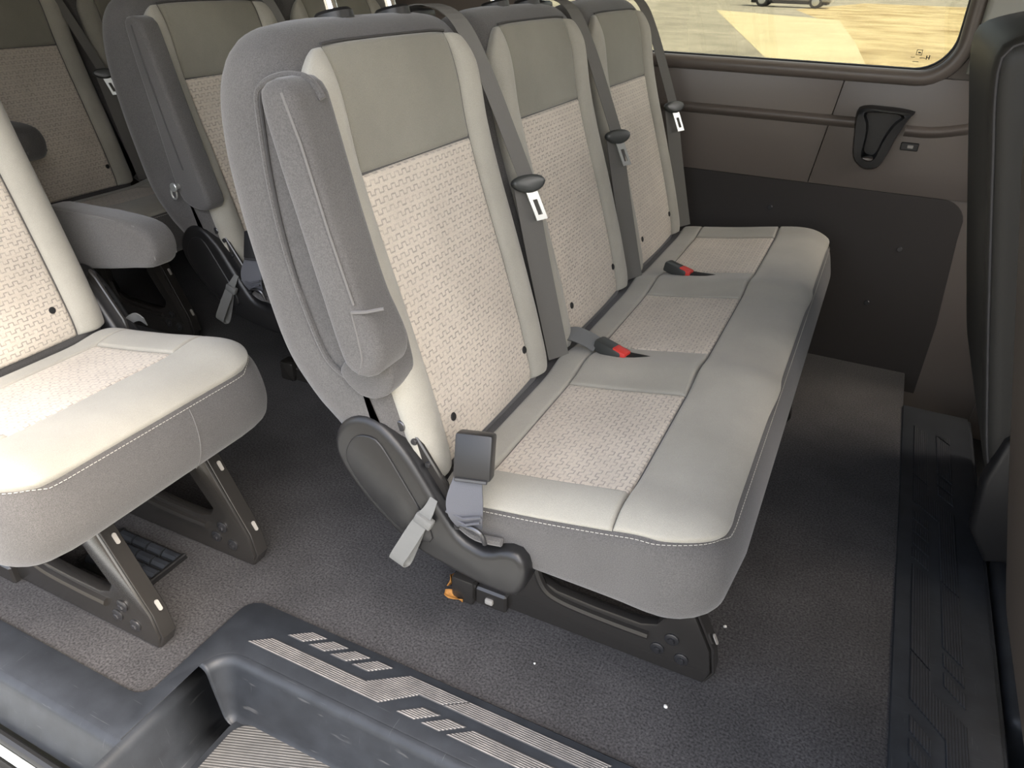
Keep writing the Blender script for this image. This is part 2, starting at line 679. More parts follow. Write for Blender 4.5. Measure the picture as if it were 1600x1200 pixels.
def build_backrest(root, yc, x0=-0.45, post=True, half=0.215):
    B, T = back_body(x0, yc, half)
    shell = B.solid('backrest', M_DARK, root)
    u_b = B.u_at(lambda p: p.y > -0.015)
    u_m = B.u_at(lambda p: p.y > 0.40)
    u_t = B.u_at(lambda p: p.y > 0.553)
    qi = 0.140
    qa = half - 0.05 + 0.05 * 0.80
    qb = half - 0.05 + 0.05 * 0.82
    u_f = B.u_at(lambda p: p.y > 0.125)

    def qedge(u):
        d = u - (u_t - 0.065)
        qe = qb + (qa - qb) * smooth01((u - u_f) / 0.03)
        if d <= 0:
            return qe
        return qe - 0.062 * (1 - math.sqrt(max(0, 1 - (d / 0.0655) ** 2)))

    def bol(u, q):
        x = (abs(q) - qi) / (qa - qi)
        return 0.005 + 0.012 * math.sin(PI * max(0.0, min(1.0, x))) ** 0.8 * smooth01((u_t - u) / 0.08 + 0.35)
    B.patch('side_bolster', M_GREY, shell, u_b, u_t, lambda u: -qedge(u), -qi, bol, 60, 16)
    B.patch('side_bolster', M_GREY, shell, u_b, u_t, qi, qedge, bol, 60, 16)

    def pil(u, q):
        return 0.003 + 0.004 * (1 - (q / qi) ** 2)
    B.patch('head_panel', M_HEAD, shell, u_m, u_t, -qi, qi, pil, 24, 24, edge=0.007, depth=0.006)
    B.patch('patterned_insert', M_PAT, shell, u_b, u_m, -qi, qi, pil, 40, 24, edge=0.006, depth=0.005)
    # small dark buttons low on the insert
    for s in (-0.112, 0.128):
        mb = MB()
        mb.disc(T(0.004, 0.05, s), N_FR, 0.0065, 0.004, 12)
        mb.build('button', M_BLACK, shell)
    # seam round the dark top band and the side
    pts = [B.at(u_t, -qi + 2 * qi * k / 20, 0.003) for k in range(21)]
    MB().tube(pts, 0.0016, 6).build('seam_piping', M_PIPE, shell)
    if post:
        for s in (-0.035, 0.098):
            base = T(-0.062, 0.589, s)
            mb = MB()
            mb.disc(base - D_UP * 0.004, D_UP, 0.026, 0.013, 20)
            col = mb.build('post_collar', M_PLAST, shell)
            MB().tube([base + D_UP * 0.01, base + D_UP * 0.075], 0.0085, 14).build('headrest_post', M_CHROME, shell)
        hb = MB()
        hb.box((-0.045, -0.13, 0.0), (0.055, 0.13, 0.18), 0.038, 4)
        c0 = T(-0.062, 0.66, 0.03)
        rot = Matrix((N_FR, Vector((0, 1, 0)), D_UP)).transposed()
        hb.v = [c0 + rot @ v for v in hb.v]
        hb.build('headrest', M_DARK, shell)
    return B, T, shell


def ribbon(mb, pts, width_dirs, half_w, th=0.0008):
    """flat webbing: pts with a width direction each"""
    vs, fs = [], []
    n = len(pts)
    hw = half_w if isinstance(half_w, (list, tuple)) else [half_w] * n
    for i in range(n):
        p = Vector(pts[i])
        w = Vector(width_dirs[i] if isinstance(width_dirs, list) else width_dirs).normalized()
        t = (Vector(pts[min(i + 1, n - 1)]) - Vector(pts[max(i - 1, 0)])).normalized()
        nn = w.cross(t).normalized()
        for (a, b) in ((-1, -1), (1, -1), (1, 1), (-1, 1)):
            vs.append(p + w * a * hw[i] + nn * b * th)
    for i in range(n - 1):
        for j in range(4):
            j2 = (j + 1) % 4
            fs.append((i * 4 + j, i * 4 + j2, (i + 1) * 4 + j2, (i + 1) * 4 + j))
    fs.append((3, 2, 1, 0))
    e = (n - 1) * 4
    fs.append((e, e + 1, e + 2, e + 3))
    return mb.add(vs, fs)


def build_belt(root, T, s_top, s_mid, s_low, lean=0.35):
    """shoulder belt from the guide on top of the back to its anchor by the cushion"""
    P = [T(-0.085, 0.601, s_top - 0.012), T(-0.04, 0.601, s_top), T(-0.002, 0.572, s_top + 0.006), T(0.014, 0.5, s_top + 0.02),
         T(0.022, 0.40, s_top + (s_mid - s_top) * 0.7), T(0.028, 0.315, s_mid)]
    Pu = [Vector(p) for p in catmull(P, False, 5)]
    wd = Vector((0.35, 1, 0.0)) + N_FR * lean
    mb = MB()
    ribbon(mb, Pu, Vector((0.75, 1, 0)) + N_FR * 0.15, 0.0135)
    belt = mb.build('seat_belt', M_WEB, root, smooth=False)
    Q = [T(0.022, 0.312, s_mid + 0.002), T(0.016, 0.2, s_mid + (s_low - s_mid) * 0.45), T(0.012, 0.08, s_mid + (s_low - s_mid) * 0.8),
         T(0.01, -0.012, s_low)]
    mb = MB()
    ribbon(mb, [Vector(p) for p in catmull(Q, False, 5)], wd, 0.0215)
    mb.build('lower_webbing', M_WEB, belt, smooth=False)
    # tongue: oval plastic head with a slotted steel blade
    c = Vector(T(0.030, 0.306, s_mid))
    wv = wd.normalized()
    down = (-D_UP + Vector((0, 0.12, 0)) + N_FR * 0.12).normalized()
    nv = wv.cross(down).normalized()
    mb = MB()
    prof = []
    for k in range(20):
        a = 2 * PI * k / 20
        x, y = math.cos(a), math.sin(a)
        prof.append((0.030 * x * (1 - 0.18 * y), 0.0155 * y))
    mb.prism(prof, lambda a, b, d: c + wv * a + down * b + nv * d, -0.008, 0.008, 0.005, 3)
    head = mb.build('tongue_head', M_TONG, belt)
    mb = MB()
    b0 = c + down * 0.012
    outer = [(-0.0115, 0.0), (-0.0115, 0.038), (-0.008, 0.043), (0.008, 0.043), (0.0115, 0.038), (0.0115, 0.0)]
    inner = [(-0.0048, 0.012), (-0.0048, 0.034), (0.0048, 0.034), (0.0048, 0.012)]
    for (lo, hi) in (((-0.0105, 0.0), (-0.0042, 0.052)), ((0.0042, 0.0), (0.0105, 0.052)), ((-0.0042, 0.0), (0.0042, 0.016)), ((-0.0042, 0.043), (0.0042, 0.052))):
        poly = [lo, (hi[0], lo[1]), hi, (lo[0], hi[1])]
        mb.prism(poly, lambda a, b, d: b0 + wv * a + down * b + nv * d, -0.0012, 0.0012)
    mb.build('tongue_blade', M_STEEL, belt, smooth=False)
    # guide on top of the back
    g = Vector(T(-0.075, 0.597, s_top - 0.008))
    mb = MB()
    mb.box(g + Vector((-0.03, -0.034, -0.012)), g + Vector((0.03, 0.034, 0.006)), 0.007, 2)
    mb.build('belt_guide', M_PLAST, belt)
    return belt


OUT_CUSH = [(-0.475, 0.345), (-0.43, 0.364), (-0.36, 0.374), (-0.28, 0.386), (-0.2, 0.400), (-0.13, 0.409), (-0.082, 0.406), (-0.05, 0.386),
            (-0.034, 0.35), (-0.032, 0.315), (-0.045, 0.284), (-0.08, 0.268), (-0.16, 0.270), (-0.26, 0.272), (-0.36, 0.274), (-0.44, 0.278), (-0.478, 0.305)]


def build_cushion(root, y0, y1, seats):
    yc = (y0 + y1) / 2
    hy = (y1 - y0) / 2

    def cush3d(x, z, s):
        # plan corners at the front are well rounded
        k = smooth01((x + 0.22) / 0.16)
        e = max(0.0, min(1.0, (abs(s) - (hy - 0.10)) / 0.102))
        return Vector((x - k * 0.055 * (1 - math.sqrt(max(0.0, 1 - e * e))), yc + s, z))
    Bc = Body(OUT_CUSH, (y1 - y0) / 2, 0.045, cush3d)
    Bc.zk = 0.62
    skirt = Bc.solid('cushion', M_DARK, root, nflat=15)
    u0 = Bc.u_at(lambda p: p.x > -0.44)
    u1 = Bc.u_at(lambda p: p.x > -0.058)
    ua = Bc.u_at(lambda p: p.x > -0.385)
    ub = Bc.u_at(lambda p: p.x > -0.188)
    qm = Bc.half - 0.045 + 0.045 * 0.95
    ridges = [(seats[i] + seats[i + 1]) / 2 for i in range(len(seats) - 1)]

    def qlim(u):
        d = u - (u1 - 0.060)
        if d <= 0:
            return qm
        return qm - 0.075 * (1 - math.sqrt(max(0.0, 1 - (d / 0.0603) ** 2)))

    def ridge(y):
        r = 0.0
        for c in ridges:
            r += 0.010 * math.exp(-((y - c) / 0.045) ** 2)
        for e in (y0 + 0.055, y1 - 0.055):
            r += 0.007 * math.exp(-((y - e) / 0.04) ** 2)
        return r

    def off(u, q):
        return 0.005 + ridge(yc + q)
    # the grey top cover is sewn from a front roll, a back strip, side rolls and the ridges between places
    hw = 0.145
    bounds = []
    for c in seats:
        bounds.append((c - hw - yc, c + hw - yc))
    full = (-qm, qm)
    cov = Bc.patch('top_cover', M_GREY, skirt, ub, u1, lambda u: -qlim(u), qlim, off, 34, 90, edge=0.007, depth=0.007)
    Bc.patch('back_strip', M_GREY, skirt, u0, ua, full[0], full[1], off, 14, 80, edge=0.005, depth=0.004)
    gaps = [(-qm, bounds[0][0])] + [(bounds[i][1], bounds[i + 1][0]) for i in range(len(bounds) - 1)] + [(bounds[-1][1], qm)]
    for (a, b) in gaps:
        Bc.patch('side_roll', M_GREY, skirt, ua, ub, a, b, off, 24, 18, edge=0.004, depth=0.002)
    for (a, b) in bounds:
        Bc.patch('patterned_insert', M_PAT, skirt, ua, ub, a, b, lambda u, q: 0.004 + 0.3 * ridge(yc + q), 30, 22, edge=0.006, depth=0.004)
    # row of stitches under the cover seam
    mb = MB()

    border = [Bc.at(u0 + (u1 - u0) * k / 200, -qlim(u0 + (u1 - u0) * k / 200) - 0.006, 0.002) for k in range(200)]
    border += [Bc.at(u1 + 0.006, -qlim(u1) + 2 * qlim(u1) * k / 200, 0.002) for k in range(201)]
    border += [Bc.at(u1 - (u1 - u0) * k / 200, qlim(u1 - (u1 - u0) * k / 200) + 0.006, 0.002) for k in range(1, 201)]
    Ls = sum((border[k + 1] - border[k]).length for k in range(len(border) - 1))
    nst = int(Ls / 0.0065)
    dots = resample(border, nst * 3 + 1)[0]
    for k in range(nst):
        mb.tube([dots[3 * k], dots[3 * k + 2]], 0.0006, 4)
    st = mb.build('stitching', M_STITCH, skirt, smooth=False, kind='stuff')
    return Bc, skirt


def build_frame(root, ys, flange=0.031, clip=False):
    side = [(-0.47, 0.002), (-0.052, 0.002), (-0.044, 0.03), (-0.052, 0.075), (-0.085, 0.14), (-0.15, 0.272), (-0.225, 0.272), (-0.165, 0.165), (-0.13, 0.112),
            (-0.14, 0.094), (-0.165, 0.084), (-0.24, 0.084), (-0.31, 0.088), (-0.345, 0.102), (-0.365, 0.14), (-0.385, 0.22), (-0.40, 0.272), (-0.47, 0.272)]
    for y in ys:
        mb = MB()
        mb.prism(side, lambda a, b, d: Vector((a, d, b)), y, y + 0.022, 0.006, 2)
        plate = mb.build('base_frame', M_PAINT, root)
        # pressed bead along the rail
        mb = MB()
        mb.tube(catmull([(-0.355, y - 0.0005, 0.135), (-0.335, y - 0.0005, 0.088), (-0.3, y - 0.0005, 0.071), (-0.22, y - 0.0005, 0.066), (-0.15, y - 0.0005, 0.066)], False, 5), 0.008, 8)
        mb.build('rail_bead', M_PAINT, plate)
        # front flange of the leg
        f = [(-0.052, 0.004), (-0.040, 0.03), (-0.049, 0.078), (-0.082, 0.143), (-0.145, 0.272)]
        mb = MB()
        n = len(f)
        poly = [(a + 0.002, b) for a, b in f] + [(a - 0.003, b) for a, b in reversed(f)]
        mb.prism(poly, lambda a, b, d: Vector((a, d, b)), y + 0.004, y + flange, 0.0012, 1)
        fl = mb.build('leg_flange', M_PAINT, plate)
        for (tz) in (0.088, 0.205):
            # solid pale capsule, its colour standing for brightness through a slotted hole
            k = (tz - 0.078) / (0.272 - 0.078)
            x = -0.049 + (-0.145 + 0.049) * k + 0.004
            dv = Vector((-0.096, 0, 0.194)).normalized()
            nv = Vector((0.194, 0, 0.096)).normalized()
            cpt = Vector((x, y + flange * 0.62, tz))
            sl = [(0.0034 * math.cos(t), 0.0034 * math.sin(t) + (0.006 if math.sin(t) >= 0 else -0.007)) for t in [2 * PI * j / 16 for j in range(16)]]
            mb = MB()
            mb.prism(sl, lambda a, b, d: cpt + Vector((0, a, 0)) + dv * b + nv * d, 0.0, 0.0022)
            mb.build('slot', M_PALE, fl, smooth=False)
        for (bx, bz) in ((-0.112, 0.075), (-0.132, 0.045), (-0.092, 0.04)):
            mb = MB()
            mb.disc((bx, y - 0.0005, bz), (0, -1, 0), 0.0115, 0.003, 16)
            mb.disc((bx, y - 0.003, bz), (0, -1, 0), 0.006, 0.004, 6)
            mb.build('bolt', M_BOLT, plate)
    yb = ys[0] - 0.012
    mb = MB()
    mb.box((-0.505, yb - 0.01, 0.0), (-0.46, yb + 0.03, 0.055), 0.006, 2)
    mb.box((-0.462, yb, 0.0), (-0.40, yb + 0.03, 0.040), 0.004, 1)
    an = mb.build('rear_anchor', M_PAINT, root, kind='stuff')
    if clip:
        mb = MB()
        mb.box((-0.440, yb - 0.005, 0.012), (-0.424, yb + 0.006, 0.024), 0.003, 2)
        mb.build('anchor_clip', M_PALE, an)
    # cross tubes joining the side frames
    for (x, z) in ((-0.42, 0.24), (-0.19, 0.245)):
        mb = MB()
        mb.tube([(x, ys[0], z), (x, ys[-1] + 0.02, z)], 0.014, 12)
        mb.build('cross_tube', M_PAINT, root)
    mb = MB()
    mb.box((-0.46, ys[0], 0.255), (-0.10, ys[-1] + 0.03, 0.272), 0.004, 1)
    mb.build('seat_pan', M_BLACK, root)


COVER = [(-0.588, 0.405), (-0.583, 0.435), (-0.563, 0.460), (-0.537, 0.472), (-0.510, 0.468), (-0.488, 0.452), (-0.462, 0.424), (-0.425, 0.369), (-0.392, 0.323), (-0.370, 0.312),
         (-0.347, 0.309), (-0.326, 0.322), (-0.304, 0.326), (-0.290, 0.312), (-0.287, 0.290), (-0.293, 0.262), (-0.307, 0.248), (-0.346, 0.247), (-0.407, 0.257), (-0.471, 0.276), (-0.533, 0.323), (-0.573, 0.370)]


def build_side_cover(root, y=0.668, strap=True):
    outl = [(p.x, p.y) for p in resample(catmull([Vector(p) for p in COVER], True, 5), 60, True)[0]]
    mb = MB()
    mb.prism(outl, lambda a, b, d: Vector((a, d, b)), y, y + 0.05, 0.011, 4)
    cov = mb.build('side_cover', M_PLAST, root, angle=50)
    # shallow sunken face inside a rounded rim
    cx = sum(p[0] for p in outl) / len(outl)
    inner = [Vector((-0.566, 0.405)), Vector((-0.550, 0.437)), Vector((-0.525, 0.447)), Vector((-0.505, 0.438)), Vector((-0.470, 0.385)), Vector((-0.440, 0.335)),
             Vector((-0.43, 0.30)), Vector((-0.47, 0.298)), Vector((-0.525, 0.338)), Vector((-0.556, 0.375))]
    inn = [(p.x, p.y) for p in resample(catmull(inner, True, 5), 40, True)[0]]
    mb = MB()
    mb.prism(inn, lambda a, b, d: Vector((a, d, b)), y - 0.0025, y + 0.004, 0.002, 2)
    mb.build('raised_face', M_PLAST, cov, angle=50)
    # linkage showing between cover and cushion
    mb = MB()
    lk = [(-0.496, 0.455), (-0.485, 0.474), (-0.47, 0.46), (-0.42, 0.385), (-0.41, 0.35), (-0.45, 0.36), (-0.5, 0.43)]
    mb.prism(lk, lambda a, b, d: Vector((a, d, b)), y + 0.022, y + 0.03, 0.002, 1)
    link_ = mb.build('recliner_link', M_PAINT, root)
    for (bx, bz, r) in ((-0.487, 0.462, 0.008), (-0.466, 0.443, 0.005), (-0.446, 0.412, 0.004)):
        mb = MB()
        mb.disc((bx, y + 0.022, bz), (0, -1, 0), r, 0.004, 14)
        mb.build('pivot_bolt', M_BOLT, link_)
    if strap:
        ypl = y - 0.004
        mb = MB()
        pts = catmull([(-0.428, y + 0.004, 0.372), (-0.430, y - 0.006, 0.360), (-0.440, y - 0.012, 0.340), (-0.462, y - 0.020, 0.295), (-0.478, y - 0.022, 0.262),
                       (-0.476, y - 0.014, 0.254), (-0.470, y - 0.008, 0.262), (-0.455, y - 0.006, 0.295), (-0.436, y - 0.008, 0.340)], False, 5)
        n = len(pts)
        hw = [0.006 + 0.006 * smooth01(i / n * 3) for i in range(n)]
        hw = [min(h, 0.006 + 0.006 * smooth01((n - 1 - i) / n * 3)) for i, h in enumerate(hw)]
        ribbon(mb, pts, Vector((0.9, 0, -0.35)), hw, 0.0009)
        st = mb.build('recline_strap', M_WEBL, cov, smooth=False, label='pale grey pull strap')
        mb = MB()
        mb.box((-0.450, y - 0.016, 0.334), (-0.422, y - 0.004, 0.350), 0.003, 2, Matrix.Rotation(0.4, 3, 'Y'))
        mb.build('strap_band', M_WEBL, st)
    return cov


def build_armrest_up(root):
    """folded up against the side of the back; a rounded padded arm"""
    y0, y1 = 0.632, 0.70
    outer = [(-0.607, 0.868), (-0.600, 0.886), (-0.580, 0.893), (-0.562, 0.884), (-0.553, 0.86), (-0.525, 0.755), (-0.498, 0.665), (-0.482, 0.63), (-0.470, 0.600),
             (-0.474, 0.572), (-0.494, 0.557), (-0.516, 0.559), (-0.532, 0.578), (-0.556, 0.663), (-0.578, 0.748), (-0.592, 0.80)]
    o2 = [(p.x, p.y) for p in resample(catmull([Vector(p) for p in outer], True, 5), 64, True)[0]]
    mb = MB()
    mb.prism(o2, lambda a, b, d: Vector((a, d, b)), y0, y1, 0.014, 4)
    arm = mb.build('armrest', M_DARK, root, angle=70)
    # sewn ridge along the outer face and end seam
    mb = MB()
    mb.tube([(-0.572, y0 + 0.001, 0.88), (-0.553, y0, 0.83), (-0.527, y0, 0.735), (-0.502, y0, 0.655)], 0.0016, 6)
    mb.tube([(-0.506, y0 - 0.0005, 0.645), (-0.488, y0 + 0.003, 0.648), (-0.470, y0 + 0.014, 0.652)], 0.0022, 6)
    mb.tube(catmull([(-0.506, y0 - 0.0005, 0.645), (-0.500, y0, 0.61), (-0.497, y0, 0.585), (-0.505, y0 + 0.002, 0.562)], False, 4), 0.0012, 6)
    mb.build('arm_seam', M_STITCHD, arm)
    # piped border of the recess it folds into
    mb = MB()
    ring = [(-0.552, 0.673, 0.525), (-0.585, 0.673, 0.547), (-0.612, 0.673, 0.614), (-0.632, 0.673, 0.688), (-0.643, 0.673, 0.766), (-0.645, 0.673, 0.846), (-0.643, 0.673, 0.868), (-0.635, 0.673, 0.878), (-0.617, 0.673, 0.887), (-0.594, 0.673, 0.892), (-0.572, 0.673, 0.891), (-0.560, 0.673, 0.883), (-0.551, 0.673, 0.871)]
    mb.tube(catmull(ring, False, 5), 0.0042, 8)
    mb.build('recess_piping', M_DARK, root)
    cxr = sum(p[0] for p in ring) / len(ring)
    czr = sum(p[2] for p in ring) / len(ring)
    mb = MB()
    mb.tube(catmull([(cxr + (p[0] - cxr) * 0.90, p[1], czr + (p[2] - czr) * 0.985) for p in ring], False, 5), 0.0022, 6)
    mb.build('recess_shade_line', M_PIPE, root)  # thin dark tube painting in the shadow along the piping
    # padded pocket under the arm
    mb = MB()
    pk = [(-0.561, 0.535), (-0.546, 0.56), (-0.50, 0.60), (-0.488, 0.60), (-0.480, 0.57), (-0.477, 0.545), (-0.488, 0.520), (-0.515, 0.507), (-0.54, 0.512)]
    p2 = [(p.x, p.y) for p in resample(catmull([Vector(p) for p in pk], True, 5), 40, True)[0]]
    mb.prism(p2, lambda a, b, d: Vector((a, d, b)), 0.664, 0.716, 0.008, 3)
    mb.build('arm_pocket', M_DARK, root, angle=70)
    return arm


def build_armrest_down(root, dy=0.0, dz=0.0, dx=0.0):
    y0, y1 = 0.612 + dy, 0.674 + dy
    outl = [(-0.60, 0.565), (-0.58, 0.590), (-0.52, 0.594), (-0.42, 0.596), (-0.34, 0.594), (-0.305, 0.585), (-0.287, 0.562), (-0.288, 0.535), (-0.305, 0.512), (-0.36, 0.500), (-0.45, 0.482),
            (-0.54, 0.470), (-0.59, 0.49)]
    outl = [(a + dx, b + dz) for a, b in outl]
    o2 = [(p.x, p.y) for p in resample(catmull([Vector(p) for p in outl], True, 5), 64, True)[0]]
    mb = MB()
    mb.prism(o2, lambda a, b, d: Vector((a, d, b)), y0, y1, 0.016, 4)
    arm = mb.build('armrest', M_DARK, root, angle=70)
    mb = MB()
    for yy in (y0 + 0.006, y1 - 0.006):
        mb.tube([(a + dx, yy, b + dz) for a, b in ((-0.56, 0.588), (-0.42, 0.5925), (-0.33, 0.588), (-0.296, 0.565), (-0.292, 0.53))], 0.0014, 6)
    mb.build('arm_seam', M_STITCHD, arm)
    return arm


def build_arm_pin(root):
    mb = MB()
    yy = 0.660
    mb.tube([(-0.545, 0.70, 0.562), (-0.545, yy - 0.012, 0.562)], 0.006, 12)
    mb.disc((-0.545, yy - 0.012, 0.562), (0, -1, 0), 0.010, 0.004, 14)
    ring = [Vector((-0.556 + 0.008 * math.cos(t), yy - 0.006, 0.546 + 0.013 * math.sin(t))) for t in [2 * PI * k / 16 for k in range(16)]]
    mb.tube(ring, 0.0022, 6, closed=True)
    mb.build('armrest_pin', M_STEEL, root, label='bare steel armrest pin')
    # long cloth recess with folds where the arm would sit
    outl = [(-0.612, 0.87), (-0.598, 0.895), (-0.570, 0.89), (-0.556, 0.86), (-0.52, 0.73), (-0.475, 0.58), (-0.462, 0.535), (-0.478, 0.515), (-0.53, 0.52), (-0.556, 0.56), (-0.582, 0.70)]
    o2 = [(p.x, p.y) for p in resample(catmull([Vector(p) for p in outl], True, 5), 60, True)[0]]
    mb = MB()
    mb.prism(o2, lambda a, b, d: Vector((a, d, b)), 0.660, 0.71, 0.010, 3)
    pn = mb.build('side_pad', M_DARK, root, angle=70)
    mb = MB()
    mb.tube([(-0.588, 0.6595, 0.88), (-0.572, 0.659, 0.80), (-0.545, 0.659, 0.69), (-0.52, 0.659, 0.60)], 0.0016, 6)
    mb.build('pad_seam', M_PIPE, pn)


def build_end_buckle(root):
    """stalk buckle standing by the near back corner of the cushion"""
    mb = MB()
    rot = Matrix.Rotation(-0.12, 3, 'Y') @ Matrix.Rotation(-0.35, 3, 'X') @ Matrix.Rotation(0.25, 3, 'Z')
    mb.box((-0.404, 0.684, 0.412), (-0.354, 0.712, 0.474), 0.004, 2, rot)
    bk = mb.build('seat_belt_buckle', M_BUCK, root, label='black end buckle')
    mb = MB()
    mb.box((-0.401, 0.682, 0.410), (-0.357, 0.686, 0.415), 0.001, 1, rot, (-0.379, 0.698, 0.443))
    mb.build('buckle_lip', M_BOLT, bk)
    mb = MB()
    pts = catmull([(-0.381, 0.684, 0.420), (-0.380, 0.674, 0.400), (-0.378, 0.667, 0.382), (-0.374, 0.663, 0.366), (-0.371, 0.668, 0.348)], False, 5)
    n = len(pts)
    hw = [0.017 + 0.008 * math.sin(PI * i / (n - 1)) for i in range(n)]
    ribbon(mb, pts, Vector((0.95, 0.25, 0)), hw, 0.0014)
    mb.build('buckle_webbing', M_WEBB, bk, smooth=False)
    mb = MB()
    mb.tube([(-0.402, 0.660, 0.370), (-0.376, 0.659, 0.367), (-0.351, 0.663, 0.376)], 0.0022, 6)
    mb.tube([(-0.398, 0.661, 0.363), (-0.373, 0.660, 0.357), (-0.353, 0.663, 0.366)], 0.0018, 6)
    mb.build('webbing_fold', M_WEBB, bk)
    mb = MB()
    ring = catmull([(-0.391, 0.670, 0.338), (-0.390, 0.667, 0.346), (-0.371, 0.664, 0.352), (-0.353, 0.664, 0.348), (-0.348, 0.668, 0.328)], False, 4)
    mb.tube(ring, 0.0034, 8)
    mb.build('anchor_ring', M_BOLT, bk)
    # dark pocket lip in the skirt under it
    mb = MB()
    mb.tube(catmull([(-0.394, 0.684, 0.331), (-0.366, 0.680, 0.324), (-0.330, 0.682, 0.327)], False, 4), 0.006, 8)
    mb.build('pocket_lip', M_DARK, bk)
    return bk


def build_mid_buckle(root, y, web=True):
    zt = 0.392
    mb = MB()
    mb.box((-0.384, y - 0.016, zt - 0.012), (-0.325, y + 0.014, zt + 0.012), 0.005, 2, Matrix.Rotation(0.18, 3, 'Y') @ Matrix.Rotation(-0.25, 3, 'Z'))
    bk = mb.build('seat_belt_buckle', M_TONG, root, label='black buckle with a red button')
    mb = MB()
    mb.box((-0.347, y - 0.020, zt - 0.008), (-0.318, y + 0.004, zt + 0.010), 0.004, 2, Matrix.Rotation(0.18, 3, 'Y') @ Matrix.Rotation(-0.25, 3, 'Z'))
    mb.build('release_button', M_RED, bk, label='red release button')
    mb = MB()
    mb.box((-0.33, y - 0.018, zt - 0.006), (-0.255, y + 0.006, zt + 0.0025), 0.003, 2, Matrix.Rotation(-0.03, 3, 'Y'))
    mb.build('buckle_slot', M_BLACK, bk)
    if web:
        mb = MB()
        pts = catmull([(-0.455, y + 0.005, zt + 0.004), (-0.43, y + 0.006, zt + 0.012), (-0.40, y + 0.002, zt + 0.009), (-0.38, y - 0.002, zt + 0.004)], False, 5)
        ribbon(mb, pts, Vector((0.1, 1, 0.5)), 0.017, 0.0012)
        mb.build('buckle_webbing', M_WEBL, bk, smooth=False)
    return bk


BENCH_ORIGIN = Vector((-0.25, 0.69, 0))


def build_seat(name, label, group, loc, seats, y1, frames, arm, mirror=False, belts=True, red=(), end_buckle=True, strap=True, arm_shift=(0, 0)):
    root = thing(name, label, 'seat', loc, group)
    ORG[0] = BENCH_ORIGIN
    MIR[0] = -1.0 if mirror else 1.0
    Ts = []
    for c in seats:
        B, T, sh = build_backrest(root, c)
        Ts.append(T)
    CUSH = build_cushion(root, 0.69, y1, [c + 0.015 for c in seats])
    if mirror:
        MIR[0] = 1.0          # pressed side faces the door on this seat as well
        build_frame(root, frames)
        MIR[0] = -1.0
    else:
        build_frame(root, frames, clip=(arm == 'up'))
    build_side_cover(root, strap=strap)
    if arm == 'up':
        build_armrest_up(root)
    elif arm == 'down':
        build_armrest_down(root, *arm_shift)
    else:
        build_arm_pin(root)
    if belts:
        for i, T in enumerate(Ts):
            build_belt(root, T, 0.168, 0.225, 0.238)
    if end_buckle:
        build_end_buckle(root)
    if mirror:
        # sewn joint down the front of the skirt
        Bq, sk = CUSH
        uq = [Bq.u_at(lambda p: p.x > -0.050) + 0.012 * k for k in range(10)]
        mb = MB()
        mb.tube([Bq.at(u, -0.055 + 0.004 * k * 0.4, 0.0012) for k, u in enumerate(uq)], 0.0008, 6)
        mb.build('skirt_joint', M_STITCHD, sk)
        mb = MB()
        ribbon(mb, catmull([(-0.455, 0.684, 0.35), (-0.43, 0.678, 0.372), (-0.405, 0.676, 0.384), (-0.385, 0.676, 0.378)], False, 5), Vector((0.2, 0.4, 1)), 0.011, 0.001)
        mb.build('webbing_tab', M_WEBL, root, smooth=False, label='pale webbing tab')
    for (y, w) in red:
        build_mid_buckle(root, y, w)
    ORG[0] = Vector((0, 0, 0))
    MIR[0] = 1.0
    return root


# ---------------------------------------------------------------- setting: floor, sills
def poly_slab(name, poly, z0, z1, mat, bev=0.0, parent=None, smooth=True, angle=35):
    mb = MB()
    mb.prism(poly, lambda a, b, d: Vector((a, b, d)), z0, z1, bev, 2)
    return mb.build(name, mat, parent, smooth, angle)


def arc(cx, cy, r, a0, a1, n=6):
    return [(cx + r * math.cos(math.radians(a0 + (a1 - a0) * k / n)), cy + r * math.sin(math.radians(a0 + (a1 - a0) * k / n))) for k in range(n + 1)]


floor_poly = [(-3.0, 0.443), (-0.865, 0.443)] + arc(-0.85, 0.47, 0.028, -90, 0, 5) + [(-0.822, 0.64)] + arc(-0.79, 0.642, 0.032, 180, 90, 5) + [(0.224, 0.674), (0.224, 2.2), (-3.0, 2.2)]
floor = struct(poly_slab('floor', floor_poly, -0.05, 0.0, M_CARPET, 0.004))

# plastic sill: along the door, round the step well and behind the front seats
sill_poly = ([(-1.9, 0.372), (-0.79, 0.372), (-0.79, 0.52)] + arc(-0.742, 0.520, 0.048, 180, 90, 8) +
             [(0.375, 0.568), (0.375, 1.985), (0.222, 1.985), (0.222, 0.672), (-0.79, 0.672)] + arc(-0.79, 0.642, 0.030, 90, 180, 5) +
             [(-0.82, 0.47)] + arc(-0.85, 0.47, 0.030, 0, -90, 5) + [(-1.9, 0.440)])
sill = struct(poly_slab('trim_1', sill_poly, -0.03, 0.006, M_SILL, 0.003))

